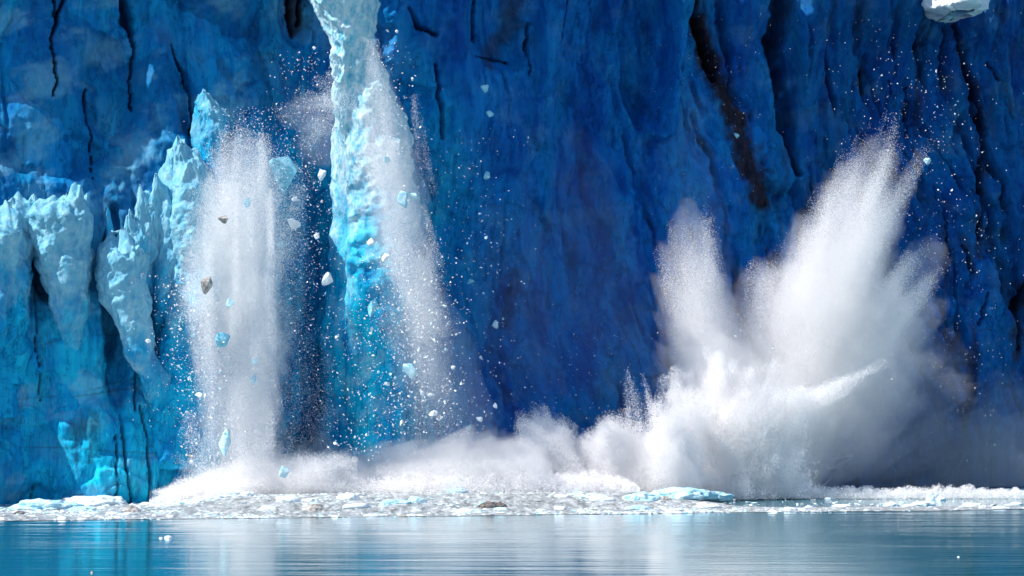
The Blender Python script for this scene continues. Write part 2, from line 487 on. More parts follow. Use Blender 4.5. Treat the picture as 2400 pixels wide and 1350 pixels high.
def build_wall():
    xs = np.concatenate([np.arange(-125, -62, .8), np.arange(-62, 70, .15), np.arange(70, 130, .8)])
    zs = np.concatenate([np.arange(-2.5, 56, .15), np.arange(56, TOP + .01, .4)])
    X, Z = np.meshgrid(xs, zs)
    Y0 = wall_Y(X)
    U = 1200 + F * X / Y0; V = 910 - (Z - 12) * F / Y0
    D = wall_disp(X, Z, U, V)
    D -= np.median(D[(U > 500) & (U < 2400) & (V > 0) & (V < 1100)]) - 1.0
    top = TOP + 2.0 * fbm(X * .1, 0 * X, 8.8, 3)
    Zt = np.where(Z > 56, 56 + (Z - 56) * (top - 56) / (TOP - 56), Z)
    nrm = np.array([0.508, -0.861])
    P = np.stack([X + D * nrm[0] * .55, Y0 - D, Zt], -1)
    back = P[-1:].copy(); rows = [P]
    for dy, dz in ((3, 1.0), (12, 2.2), (60, 4.0)):
        b = back.copy(); b[..., 1] += dy; b[..., 2] += dz; rows.append(b)
    P = np.concatenate(rows, 0)
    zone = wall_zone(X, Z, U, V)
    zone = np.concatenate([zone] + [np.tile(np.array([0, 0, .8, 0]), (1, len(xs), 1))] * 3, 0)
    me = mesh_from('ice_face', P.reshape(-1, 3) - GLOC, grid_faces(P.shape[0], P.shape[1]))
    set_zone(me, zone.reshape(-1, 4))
    return link('ice_face', me, M_ICE, glacier)
build_wall()

def tower(name, rows, yfront, depth, parent, mat, seed, rough=1.0, crust=1.0, crust_to=None, loc=(0, 0, 0), nz=None, teal=.8, sink=4.0, headh=2.4, shear=.62, crust_low=0.0):
    """an upright mass of ice: rows of (v, u left, u right) give its width from the top down"""
    rows = sorted(rows)
    vs = np.array([r[0] for r in rows], float)
    H = (vs[-1] - vs[0]) * yfront / F
    nz = nz or int(max(24, H / .11)); nseg = 168
    V = np.linspace(vs[0], vs[-1], nz)
    sm = lambda k: np.interp(V, vs, [r[k] for r in rows])
    wj = np.minimum(1, (sm(2) - sm(1)) / 60) * rough
    uL = sm(1) + 10 * wj * fbm(V * .014 + seed, 0 * V, 1.5, 2, .5); uR = sm(2) + 10 * wj * fbm(V * .014, 0 * V + seed, 8.5, 2, .5)
    cx = ((uL + uR) / 2 - 1200) * yfront / F
    hw = (uR - uL) / 2 * yfront / F
    z = 12 + (910 - V) * yfront / F
    tt = np.linspace(0, 1, nz)
    dep = np.minimum(depth * (0.35 + .65 * tt ** .6), depth)
    a = np.linspace(0, 2 * np.pi, nseg, endpoint=False)
    ca, sa = np.cos(a), np.sin(a)
    e = .75
    ex = np.sign(ca) * np.abs(ca) ** e; ey = np.sign(sa) * np.abs(sa) ** e
    cap = np.clip((tt * H) / headh, 0, 1) ** .75
    X = cx[:, None] + (hw * (0.25 + .75 * cap))[:, None] * ex[None]
    Yc = yfront + dep + sink * sstep(.45, .95, tt)
    Y = Yc[:, None] + (dep * (0.25 + .75 * cap))[:, None] * ey[None]
    Y = Y + shear * (X - cx[:, None])
    Z = np.repeat(z[:, None], nseg, 1)
    nx, ny = ex[None] * np.ones((nz, 1)), ey[None] * np.ones((nz, 1))
    amp = np.minimum(1.0, hw / 1.8)[:, None] * rough
    sw = X + .55 * Y
    n = (1.25 * fbm(X * .35 + seed, Y * .35, Z * .13, 3) + .55 * ridged(X * .8 + seed, Y * .8, Z * .35, 3)
         + 1.0 * facets(sw + .5 * fbm(X * .6, Y * .6, Z * .5, 2), Z, 2.0, 4.5, .5, int(seed * 10) + 3, sw.min(), sw.max(), Z.min(), Z.max())
         + .6 * facets(sw, Z, .9, 3.0, .5, int(seed * 10) + 4, sw.min(), sw.max(), Z.min(), Z.max())
         + .30 * fbm(X * 1.2, Y * 1.2 + seed, Z * .6, 5, .6) + .16 * ridged(X * 2.1, Y * 2.1 + seed, Z * .9, 4, .6)) * amp
    n = n - .85 * n.mean(1, keepdims=True)
    X = X + nx * n; Y = Y + ny * n * 1.2; Z = Z + np.exp(-(tt * H) / 2.5)[:, None] * 2.6 * fbm(X * .7, Y * .5, 0 * Z + seed, 3)
    P = np.stack([X, Y, Z], -1)
    tip = P[0].mean(0); tip[2] += .25
    verts = np.concatenate([P.reshape(-1, 3), tip[None]])
    f = grid_faces(nz, nseg, True)
    tri = np.stack([np.full(nseg, nz * nseg), (np.arange(nseg) + 1) % nseg, np.arange(nseg), np.arange(nseg)], -1)
    me_f = f[:, ::-1]
    low = P[-1].mean(0); verts = np.concatenate([verts, low[None]])
    off = np.array(parent.location) if parent is not None else np.array(loc)
    bm_faces = [tuple(q) for q in me_f] + [tuple(t[:3]) for t in tri] + [(nz * nseg + 1, (nz - 1) * nseg + q, (nz - 1) * nseg + (q + 1) % nseg) for q in range(nseg)]
    me = bpy.data.meshes.new(name)
    me.from_pydata((verts - off).tolist(), [], bm_faces)
    me.polygons.foreach_set('use_smooth', np.full(len(me.polygons), True))
    Vf = np.repeat(V[:, None], nseg, 1)
    nn = fbm(X * .5, Y * .5, Z * .35 + seed, 4)
    ct = crust_to if crust_to is not None else vs[-1]
    cr = crust * sstep(ct + 60, ct - 160, Vf + 190 * nn)
    cr = np.maximum(cr, crust_low * sstep(-.1, .3, nn))
    zone = np.stack([np.full_like(cr, teal), np.zeros_like(cr), cr], -1).reshape(-1, 3)
    zone = np.concatenate([zone, zone[:1], zone[-1:]])
    set_zone(me, zone)
    return link(name, me, mat, parent, (0, 0, 0) if parent is not None else loc)

SERACS = [  # rows (v, uL, uR), front distance, depth, crust extent, label
    ([(488, -30, 26), (520, -50, 48), (570, -65, 56), (640, -75, 46), (740, -80, 54), (830, -80, 66), (980, -90, 76)], 347, 4.0, 700, 'pale-crusted left leg of the ice arch at the glacier edge'),
    ([(458, 52, 92), (476, 30, 116), (505, 8, 128), (540, 10, 126), (570, 40, 116), (590, 70, 108), (640, 84, 106)], 348.5, 3.6, 720, 'rough white-crusted crown of the ice arch above the blue hollow'),
    ([(640, 0, 22), (660, -14, 40), (700, -20, 44), (790, -20, 46), (900, -10, 50)], 346.4, 2.0, 720, 'low bright knob of ice at the left foot of the arch'),
    ([(452, 150, 190), (480, 112, 204), (540, 110, 206), (590, 118, 208), (640, 132, 210), (690, 148, 212), (780, 150, 216), (870, 152, 218), (1000, 150, 222)], 349, 3.6, 790, 'slim white-crusted ice pinnacle with a hollow beside it'),
    ([(548, 262, 296), (580, 254, 326), (640, 258, 330), (700, 284, 344), (780, 306, 352), (860, 314, 368), (940, 326, 386), (1060, 330, 410)], 350, 3.6, 880, 'leaning white ice fin with a long bright edge'),
    ([(338, 404, 430), (362, 384, 440), (440, 374, 452), (540, 364, 462), (640, 346, 466), (740, 330, 470), (860, 330, 476), (960, 338, 490), (1100, 345, 505)], 353, 4.2, 760, 'tallest bright ice pinnacle beside the falling powder'),
    ([(412, 354, 372), (440, 346, 384), (500, 336, 392), (580, 318, 396), (700, 310, 396), (880, 312, 400)], 352.4, 2.6, 700, 'middle step of the bright stair of ice spires under the tallest pinnacle'),
    ([(438, 318, 334), (462, 314, 350), (540, 306, 356), (640, 296, 360), (720, 296, 360)], 352, 2.2, 700, 'jagged bright ice spire one step below the middle step'),
    ([(506, 292, 318), (524, 282, 330), (570, 284, 334), (640, 284, 336), (720, 290, 336)], 351, 2.2, 640, 'lowest stubby bright ice spire above the leaning fin'),
    ([(214, 468, 488), (250, 450, 502), (300, 447, 506), (380, 454, 500), (520, 446, 508), (640, 440, 512), (900, 430, 520)], 357.5, 3.5, 330, 'small sunlit ice knob high above the pinnacles'),
    ([(470, 248, 252), (500, 242, 258), (545, 244, 262), (640, 244, 270)], 352, 1.5, 560, 'thin bright ice spike between two pinnacles'),
]
for i, (rows, yf, dp, ct, lab) in enumerate(SERACS):
    tag(tower('serac', rows, yf, dp, glacier, M_ICE, 3.7 * i, crust_to=ct, crust=.95), lab)
tag(tower('serac', [(-90, 2236, 2290), (-30, 2226, 2296), (0, 2230, 2302), (14, 2236, 2292), (26, 2246, 2274)], 405.5, 8.0, glacier, M_WHITE, 40.0, crust=1.0, teal=0, rough=1.5, sink=0), 'small sunlit white ice block near the rim')

# the ice column that is breaking away from the wall
CL = at(820, 1150, 366)
tag(tower('ice_column', [(-140, 780, 940), (0, 790, 918), (60, 798, 892), (110, 794, 876), (170, 780, 870), (250, 766, 866), (330, 760, 858), (420, 766, 858),
                         (520, 764, 868), (620, 758, 878), (740, 756, 886), (860, 758, 892), (1000, 756, 896), (1180, 750, 904)], 361, 3.4, None, M_COLUMN, 77.0,
          crust_to=560, crust=.9, loc=CL, rough=1.0, teal=1.0, sink=0, shear=.45, crust_low=.30),
    'tall white and turquoise ice column splitting away from the glacier wall', 'ice column')

# ------------------------------------------------------------------ spray
def flakes(name, pts, size, label, cat, mat=M_SPRAY, solid=False, kind='stuff'):
    """one mesh of small frozen droplets at the points"""
    pts = np.asarray(pts, np.float64)
    n = len(pts)
    org = pts.mean(0); org[2] = 0
    k = 4 if solid else 3
    size = np.broadcast_to(np.asarray(size) * .56, (n,)) * rng.uniform(.6, 1.5, n)
    dirs = rng.normal(size=(n, k, 3)); dirs -= dirs.mean(1, keepdims=True)
    dirs /= np.linalg.norm(dirs, axis=2, keepdims=True)
    v = (pts - org)[:, None, :] + dirs * (size * .6)[:, None, None]
    base = np.arange(n)[:, None, None] * k
    f = np.array([[[0, 1, 2]]]) if not solid else np.array([[[0, 1, 2], [0, 2, 3], [0, 3, 1], [1, 3, 2]]])
    faces = (base + f).reshape(-1, 3)
    o = link(name, mesh_from(name, v.reshape(-1, 3), faces, False), mat, None, tuple(org))
    return tag(o, label, cat, kind=kind)

def jet(a, b, Y, n, r0, r1, soft=1.0, amp=.8, fx=.12, fl=.35, end=3.0, Yb=None, thick=1.0, p=1.0, start=6.0, seed=0.0):
    """droplets along a tapered streak from pixel a to pixel b (radii in pixels) at distance Y (to Yb)"""
    A = np.array(at(*a, Y)); B = np.array(at(*b, Yb or Y))
    s = Y / F
    ax = B - A; L = np.linalg.norm(ax); ax /= L
    q1 = np.cross(ax, [0, 1, 0]); q1 /= np.linalg.norm(q1); q2 = np.cross(ax, q1)
    out = []; got = 0
    for _ in range(12):
        m = int(n * 1.6) + 1000
        t = rng.uniform(0, 1, m) ** p
        r = (r0 + (r1 - r0) * t) * s
        # keep the areal density even along a widening streak
        keep = rng.uniform(0, 1, m) < (r / (max(r0, r1) * s)) ** 1.0
        t, r = t[keep], r[keep]; m = len(t)
        rho = np.sqrt(rng.uniform(0, 1, m)) * 1.35; th = rng.uniform(0, 2 * np.pi, m)
        la, lb = rho * np.cos(th) * r, rho * np.sin(th) * r * thick
        pos = A + ax * (t * L)[:, None] + q1 * la[:, None] + q2 * lb[:, None]
        nz = fbm(t * L * fx + seed, la * fl, lb * fl * .6 + seed, 4, .6)
        q = np.minimum(np.minimum(1 - rho, (1 - t) * end), t * start + .15)
        pr = sstep(-.05, .95, q * 1.15 + amp * nz) ** 1.3
        ok = rng.uniform(0, 1, m) < pr
        ok &= pos[:, 2] > 0.1
        out.append(pos[ok]); got += ok.sum()
        if got >= n: break
    return np.concatenate(out)[:n]

def mist_material(density, color=(1, .983, .992)):
    m = bpy.data.materials.new('mist_%.3f' % density)
    m.use_nodes = True
    nt = m.node_tree
    nt.nodes.remove(nt.nodes['Principled BSDF'])
    v = add(nt, 'ShaderNodeVolumeScatter')
    v.inputs['Color'].default_value = (*color, 1)
    v.inputs['Density'].default_value = density
    v.inputs['Anisotropy'].default_value = 0.1
    nt.links.new(v.outputs[0], nt.nodes['Material Output'].inputs['Volume'])
    return m
_mist = {}
def puff(name, a, b, Y, r0, r1, tau, parent, thick=1.0, rough=.35, seed=0.0, Yb=None, sub=5):
    """a closed lumpy body of fine mist along a streak"""
    A = np.array(at(*a, Y)); B = np.array(at(*b, Yb or Y)); s = Y / F
    ax = B - A; L = np.linalg.norm(ax); ax /= L
    q1 = np.cross(ax, [0, 1, 0]); q1 /= np.linalg.norm(q1); q2 = np.cross(ax, q1)
    bm = bmesh.new(); bmesh.ops.create_icosphere(bm, subdivisions=sub, radius=1)
    p = np.array([v.co[:] for v in bm.verts]); f = np.array([[v.index for v in q.verts] for q in bm.faces]); bm.free()
    t = (p[:, 0] + 1) / 2; r = (r0 + (r1 - r0) * t) * s
    W = A + ax * (t * L)[:, None] + q1 * (p[:, 1] * r)[:, None] + q2 * (p[:, 2] * r * thick)[:, None]
    c = A + ax * (t * L)[:, None]
    rad = W - c; ln = np.linalg.norm(rad, axis=1, keepdims=True) + 1e-6
    rm = np.mean([r0, r1]) * s
    la = p[:, 0] * L / 2; k = 1.5 / rm
    n = (.75 * fbm(la * k * .45 + seed, W[:, 1] * k, W[:, 2] * k + W[:, 0] * k, 5, .6)
         + .35 * ridged(la * k * .5 + seed, p[:, 1] * 2.2, p[:, 2] * 2.2 + seed, 3))[:, None]
    W = W + (rad / ln) * n * rough * r[:, None] * np.minimum(1, ln / (.3 * r[:, None] + 1e-6)) + ax * n * rough * r[:, None] * 1.5
    W[:, 2] = np.maximum(W[:, 2], .08)
    d = round(tau / (2 * np.mean([r0, r1]) * s * thick), 3)
    if d not in _mist: _mist[d] = mist_material(max(d, .001))
    org = np.array(parent.location) if parent is not None else W.mean(0)
    o = link(name, mesh_from(name, W - org, f), _mist[d], parent, (0, 0, 0) if parent is not None else tuple(org))
    return o

Q = 1.9
def J(*a, **k):
    a = list(a); a[3] = int(a[3] * Q)
    return jet(*a, **k)

# --- the big splash on the right
SY = 381
def fan(base, tips, Y, n, r0, r1, jit=30, **k):
    out = []
    k.setdefault('seed', 0)
    s0 = k.pop('seed')
    L = [math.hypot(t[0] - base[0], t[1] - base[1]) for t in tips]
    for i, t in enumerate(tips):
        b0 = (base[0] + rng.uniform(-jit, jit), base[1] + rng.uniform(-jit * .5, jit * .5))
        rr = t[2] if len(t) > 2 else r1
        out.append(J(b0, t[:2], Y + rng.uniform(-3, 3), n * L[i] / sum(L), r0 * rng.uniform(.8, 1.15), rr, seed=s0 + i * 1.37, **k))
    return out
main = fan((1800, 1060), [(1735, 730, 60), (1805, 610, 55), (1868, 540, 40), (1935, 430, 34), (1995, 355, 32), (2045, 290, 24), (2092, 258, 20), (2112, 270, 12), (2116, 335, 28),
                          (2190, 318, 12), (2140, 385, 22), (2090, 460, 34), (2050, 540, 44), (2020, 640, 60), (2080, 600, 30), (1880, 620, 90), (1950, 500, 70)],
           SY, 470000, 130, 30, amp=.75, end=2.6, fx=.05, fl=.30, seed=1)
main += fan((1860, 1020), [(2185, 562, 12), (2150, 600, 34), (2204, 612, 22), (2188, 655, 26), (2150, 720, 36), (2120, 780, 40), (2060, 780, 60)],
            SY + 1, 230000, 100, 30, amp=.85, end=2.2, fx=.05, fl=.35, seed=30)
main += fan((1680, 1010), [(1552, 640, 40), (1562, 570, 36), (1588, 510, 30), (1606, 440, 20), (1630, 500, 34), (1660, 450, 14), (1662, 560, 36), (1640, 680, 60), (1700, 700, 50)],
            SY - 2, 95000, 90, 30, jit=40, amp=.85, end=2.2, fx=.06, fl=.3, seed=60)
plume = flakes('splash_plume', np.concatenate(main), .115, 'tall soft white splash plume shooting up and leaning right against the dark ice', 'splash')
for a_, b_, r0_, r1_, tau_, sd in (((1740, 1180), (2075, 320), 210, 70, 1.0, 1.0), ((1760, 1150), (2050, 420), 130, 80, 1.0, 1.5), ((1800, 1150), (2180, 590), 190, 90, .8, 2.0), ((1860, 1100), (2130, 700), 120, 90, .7, 2.5),
                                   ((1680, 1150), (1605, 480), 130, 55, .9, 3.0), ((1690, 1100), (1630, 620), 90, 60, .8, 3.5), ((1720, 1180), (1820, 640), 170, 110, .9, 4.0), ((1880, 1150), (2060, 720), 190, 130, .7, 5.0),
                                   ((1900, 900), (2160, 350), 80, 20, .5, 5.5)):
    puff('mist_body', a_, b_, SY + rng.uniform(-3, 3), r0_, r1_, tau_ * .62, plume, .9, .75, sd)
low = fan((1720, 1200), [(1600, 850, 34), (1640, 812, 30), (1672, 806, 26), (1720, 840, 50), (1780, 850, 50), (1830, 850, 34), (1860, 900, 50), (1580, 930, 50)], SY - 10, 520000, 120, 36, jit=90, amp=1.3, end=2.0, fx=.2, fl=.28, seed=11, start=20)
low += [
    J((1720, 1200), (1730, 900), SY - 8, 90000, 170, 130, amp=.9, end=2.5, fx=.25, fl=.25, seed=18, thick=.6, start=20),
    J((1810, 980), (2078, 848), SY - 10, 6500, 60, 12, amp=1.5, end=2, fx=.12, fl=.7, seed=14), J((1830, 1000), (2040, 880), SY - 9, 4500, 50, 20, amp=1.4, end=2, fx=.12, fl=.7, seed=114), J((1830, 970), (2000, 900), SY - 9, 6500, 60, 30, amp=1.3, end=2, fx=.12, fl=.6, seed=214),
    J((1750, 1080), (1960, 930), SY - 8, 36000, 90, 40, amp=1.0, end=2, fx=.1, fl=.4, seed=15),
    J((1640, 1190), (1900, 1170), SY - 11, 70000, 50, 50, amp=.8, end=4, seed=16, start=4),
]
burst_o = flakes('splash_burst', np.concatenate(low), .125, 'dense bright white burst of foam at the foot of the tall plume', 'splash')
surge = fan((1290, 1180), [(1205, 990, 30), (1230, 955, 26), (1262, 938, 24), (1300, 955, 26), (1335, 990, 40), (1370, 1010, 40)], SY - 20, 130000, 90, 30, jit=60, amp=1.0, end=2.0, fx=.2, fl=.3, seed=21, start=20)
surge += fan((1450, 1180), [(1380, 1000, 34), (1425, 962, 30), (1450, 955, 26), (1490, 985, 34), (1530, 970, 40)], SY - 20, 120000, 100, 30, jit=70, amp=1.0, end=2.0, fx=.2, fl=.3, seed=27, start=20)
surge += fan((1590, 1180), [(1545, 920, 34), (1575, 880, 34), (1620, 900, 50)], SY - 18, 90000, 100, 30, jit=60, amp=1.0, end=2.0, fx=.2, fl=.3, seed=33, start=20)
surge += [
    J((1500, 1010), (1464, 868), SY - 18, 1300, 30, 10, amp=1.2, end=2, fl=.8, seed=24),
    J((1530, 1010), (1508, 872), SY - 18, 900, 26, 9, amp=1.3, end=2, fl=.8, seed=25),
    J((1150, 1150), (1640, 1150), SY - 19, 90000, 50, 60, amp=.8, end=9, seed=28, thick=.8, start=4),
]
surge_o = flakes('splash_surge', np.concatenate(surge), .125, 'low rolling white surge of spray left of the bright burst', 'splash')
puff('mist_body', (1720, 1230), (1690, 830), SY - 9, 170, 120, .8, burst_o, .7, .8, 6.0)
puff('mist_body', (1780, 1230), (1840, 860), SY - 9, 150, 70, .6, burst_o, .7, .8, 6.5)
puff('mist_body', (1640, 1230), (1630, 820), SY - 10, 110, 50, .6, burst_o, .7, .8, 6.8)
puff('mist_body', (1150, 1150), (1640, 1120), SY - 19, 100, 140, .9, surge_o, .7, .4, 7.0)
# --- falling ice powder
PY = 352
powder = fan((560, 620), [(490, 330, 16), (525, 280, 14), (560, 262, 12), (600, 240, 14), (640, 262, 14), (665, 320, 16), (590, 330, 60), (520, 420, 50)], PY, 40000, 110, 34, jit=50, amp=1.9, end=1.8, fx=.12, fl=.5, seed=31, start=3)
powder += [
    J((570, 430), (530, 760), PY, 36000, 110, 115, amp=1.9, end=3, fx=.07, fl=.32, seed=32, start=2.5),
    J((540, 660), (575, 1000), PY, 34000, 115, 95, amp=1.9, end=4, fx=.06, fl=.32, seed=132, start=2.5),
    J((575, 880), (590, 1200), PY, 60000, 80, 140, amp=1.5, end=9, fx=.03, fl=.45, seed=33, start=2.5),
    J((350, 1165), (640, 1105), PY - 1, 50000, 16, 70, amp=1.0, end=2, seed=36, fl=.3, start=4),
    J((480, 1150), (840, 1120), PY - 2, 80000, 50, 80, amp=1.0, end=2, seed=136, fl=.3, start=4),
]
powder += fan((590, 800), [(690, 430, 26), (705, 560, 30), (675, 640, 34), (700, 760, 30), (660, 360, 22), (430, 640, 26), (415, 800, 28)], PY + 1, 16000, 70, 30, jit=60, amp=1.9, end=1.6, fx=.09, fl=.3, seed=150, start=3)
powder.append(J((690, 380), (700, 1080), PY + 4, 7000, 60, 75, amp=1.7, end=4, fx=.06, fl=.25, seed=170, start=3))
powder += fan((580, 1180), [(450, 960, 40), (520, 900, 50), (640, 920, 46), (720, 1000, 46), (790, 1060, 40), (400, 1060, 30)], PY - 1, 26000, 70, 40, jit=70, amp=1.5, end=1.7, fx=.1, fl=.25, seed=190, start=20)
for q in range(26):                                    # separate threads of falling powder
    u0 = rng.uniform(450, 660); v0 = rng.uniform(290, 720); L = rng.uniform(180, 460)
    if v0 < 420: u0 = rng.uniform(500, 650)
    u1 = u0 + (555 - u0) * .12 + rng.uniform(-25, 25) - (25 if u0 < 560 and v0 < 500 else 0)
    powder.append(J((u0, v0), (u1, min(v0 + L, 1120)), PY + rng.uniform(-4, 4), rng.uniform(1200, 3000), rng.uniform(10, 22), rng.uniform(22, 46), amp=1.3, end=1.6, fx=.06, fl=.8, seed=700 + q, start=5))
powder_o = flakes('ice_powder', np.concatenate(powder), .11, 'pale falling curtain of ice powder left of the tall ice column', 'ice powder')
burst = fan((820, 240), [(760, 170, 14), (745, 215, 24), (735, 180, 12), (690, 225, 16), (665, 240, 16), (640, 262, 20), (690, 310, 40), (730, 360, 30)], PY + 7, 6500, 46, 22, jit=40, amp=1.6, end=1.6, fx=.15, fl=.5, seed=37)
b_o = flakes('ice_burst', np.concatenate(burst), .10, 'burst of ice dust thrown left from the upper ice column', 'ice powder')
puff('mist_body', (810, 270), (650, 270), PY + 8, 60, 30, .14, b_o, 1, .5, 11.0)
puff('mist_body', (800, 320), (700, 350), PY + 8, 70, 40, .15, b_o, 1, .5, 12.0)
puff('mist_body', (580, 300), (540, 760), PY, 80, 110, .45, powder_o, 1, .7, 13.0)
puff('mist_body', (540, 440), (575, 1180), PY, 95, 100, .75, powder_o, 1, .65, 14.0)
puff('mist_body', (380, 1180), (860, 1130), PY - 1, 60, 90, 1.0, powder_o, 1, .5, 15.0)
puff('mist_body', (500, 520), (500, 860), PY, 70, 60, .4, powder_o, 1, .9, 14.5)
puff('mist_body', (620, 560), (600, 1000), PY + 1, 60, 70, .3, powder_o, 1, .9, 14.8)
veil = [
    J((880, 90), (915, 440), PY + 4, 15000, 26, 80, amp=1.5, end=9, start=2, fx=.06, fl=.4, seed=51),
    J((900, 330), (1000, 800), PY + 4, 25000, 60, 80, amp=1.6, end=3, start=3, fx=.05, fl=.35, seed=52),
    J((970, 560), (1040, 1120), PY + 6, 24000, 60, 100, amp=.9, end=4, start=3, fx=.05, fl=.3, seed=53),
    J((985, 600), (1005, 800), PY + 4, 9000, 34, 44, amp=.9, end=3, start=3, fx=.05, fl=.4, seed=58),
]
for q in range(16):
    v0 = rng.uniform(120, 780); c = np.interp(v0, [100, 440, 800, 1100], [885, 925, 1000, 1040]); u0 = c + rng.normal(0, 38)
    L = rng.uniform(160, 340); c1 = np.interp(v0 + L, [100, 440, 800, 1100], [885, 925, 1000, 1040])
    veil.append(J((u0, v0), (u0 + c1 - c, v0 + L), PY + 4 + rng.uniform(-3, 3), rng.uniform(700, 2000), rng.uniform(8, 16), rng.uniform(18, 36), amp=1.3, end=1.6, fx=.06, fl=.8, seed=800 + q, start=5))
veil_o = flakes('ice_veil', np.concatenate(veil), .095, 'lilac-white veil of ice dust streaming down right of the ice column', 'ice powder')
puff('mist_body', (870, 120), (950, 620), PY + 4, 40, 85, .3, veil_o, 1, .65, 17.0)
puff('mist_body', (910, 380), (1010, 960), PY + 5, 60, 80, .35, veil_o, 1, .65, 18.0)
puff('mist_body', (990, 640), (1060, 1180), PY + 7, 80, 130, .2, veil_o, 1, .65, 19.0)
mist = [J((560, 1160), (1280, 1120), 354, 90000, 40, 80, amp=.9, end=6, seed=55, fx=.08, fl=.2, start=6)]
mist_o = flakes('water_mist', np.concatenate(mist), .11, 'low white mist over the foam below the ice column', 'mist')
puff('mist_body', (600, 1150), (1260, 1100), 354, 60, 100, 1.0, mist_o, .8, .8, 20.5)
puff('mist_body', (820, 1150), (1280, 1110), 356, 60, 110, .8, mist_o, .8, .5, 20.0)
puff('mist_body', (900, 1170), (1260, 1080), 358, 90, 110, .5, mist_o, .8, .5, 21.0)
puff('mist_body', (730, 1160), (760, 1020), 360, 80, 40, .6, mist_o, .8, .5, 22.0)
# violet mist in the shade on the right, lying against the wall
sm = bpy.data.objects.new('spray_mist', None); col.objects.link(sm); sm.location = (52, 412, 0)
tag(sm, 'dim violet mist drifting right of the splash in the shade', 'mist')
puff('mist_puff', (1880, 1150), (2500, 1090), 407, 100, 150, .42, sm, .6, .7, 23.0, 418)
puff('mist_puff', (1960, 1120), (2200, 800), 408, 150, 110, .4, sm, .6, .7, 24.0, 410)
puff('mist_puff', (2200, 1150), (2420, 930), 413, 170, 110, .3, sm, .5, .7, 25.0, 420)
# blue dust in front of the shaded wall
dv = bpy.data.objects.new('dust_veil', None); col.objects.link(dv); dv.location = (6, 388, 0)
tag(dv, 'thin blue veil of falling ice dust in front of the shaded wall', 'mist')
puff('mist_puff', (1130, 180), (1180, 1150), 386, 90, 170, .09, dv, .5, .7, 26.0)
puff('mist_puff', (1310, 240), (1360, 1150), 391, 110, 230, .10, dv, .4, .7, 27.0)
puff('mist_puff', (1600, 160), (1610, 1000), 398, 60, 150, .10, dv, .4, .7, 28.0)

# ------------------------------------------------------------------ foam ridges where the water churns
def puffs(u0, u1, Y, hfun, n, seed):
    """low clumpy spray along a line on the water, height in metres by pixel column"""
    u = rng.uniform(u0, u1, n * 4); yy = (Y(u) if callable(Y) else Y) + rng.normal(0, 1.6, n * 4)
    x = (u - 1200) * yy / F
    h = hfun(u) * (.55 + .9 * np.clip(.5 + fbm(x * .45, yy * .3, seed, 4, .6), 0, 1.4))
    z = h * rng.uniform(0, 1, n * 4) ** 1.1
    lump = fbm(x * 1.1, yy * .7, z * 1.1 + seed, 4, .6)
    ok = rng.uniform(0, 1, n * 4) < sstep(-.1, .5, (1 - z / np.maximum(h, .05)) * .6 + lump * 1.1)
    return np.stack([x, yy, z + .05 + swell(x, yy)], -1)[ok][:n]
YF = lambda u: np.interp(u, [350, 900, 1200, 1500], [352.5, 352.5, 354, 358])
hl = lambda u: np.interp(u, [340, 480, 640, 760, 900, 1020, 1100, 1300, 1440, 1500], [.4, 1.2, 1.4, 1.5, 1.6, 2.2, 1.9, 2.0, 1.8, .3])
foam = [puffs(350, 1500, YF, hl, 260000, 1.0), puffs(560, 1480, YF, lambda u: hl(u) * .7, 160000, 2.0)]
flakes('foam_crest', np.concatenate(foam), .16, 'long ragged white foam crest along the middle of the water', 'foam')
hr = lambda u: np.interp(u, [1770, 1800, 1840, 1890, 1930, 2100, 2200, 2320, 2440], [.4, 2.2, 2.6, 2.2, 1.2, 1.1, 1.3, 1.0, .7])
flakes('foam_crest', np.concatenate([puffs(1775, 2440, 372, hr, 90000, 3.0), puffs(1800, 1900, 373, lambda u: 2.6 + 0 * u, 16000, 4.0)]), .16,
       'ragged white foam crest at the right under the violet mist', 'foam')

# ------------------------------------------------------------------ brash ice on the water
def front_Y(x):
    return 322.5 + .30 * x + 2.2 * fbm(np.asarray(x) * .09, 0.3, 5.5, 3)
def hull_pts(r, n, sx=1, sy=1, sz=1, low=None):
    p = r.normal(size=(n, 3)); p /= np.linalg.norm(p, axis=1, keepdims=True)
    p *= r.uniform(.75, 1.1, (n, 1)); p *= (sx, sy, sz)
    if low is not None: p[:, 2] = np.maximum(p[:, 2], low)
    return p
def hull(pts):
    bm = bmesh.new()
    for q in pts: bm.verts.new(q)
    bm.verts.ensure_lookup_table()
    res = bmesh.ops.convex_hull(bm, input=bm.verts)
    loose = [v for v in bm.verts if not v.link_faces]
    bmesh.ops.delete(bm, geom=loose, context='VERTS')
    bmesh.ops.triangulate(bm, faces=bm.faces[:])
    return bm
VAR = []
for k in range(14):
    r = np.random.RandomState(100 + k)
    bm = hull(hull_pts(r, 18, 1, 1, .62, -.15))
    bm.verts.index_update()
    VAR.append((np.array([v.co[:] for v in bm.verts]), np.array([[v.index for v in f.verts] for f in bm.faces])))
    bm.free()

def brash_density(x, y):
    u = 1200 + F * x / y
    back = wall_Y(x) - 6
    d = 1.0 + 1.4 * fbm(x * .05, y * .05, 2.2, 4)
    gap = sstep(1500, 1780, u) * sstep(336 + .15 * x, 342 + .15 * x, y) * sstep(378, 368, y)
    return np.where((y > front_Y(x)) & (y < back), d * (1 - .93 * gap), 0)

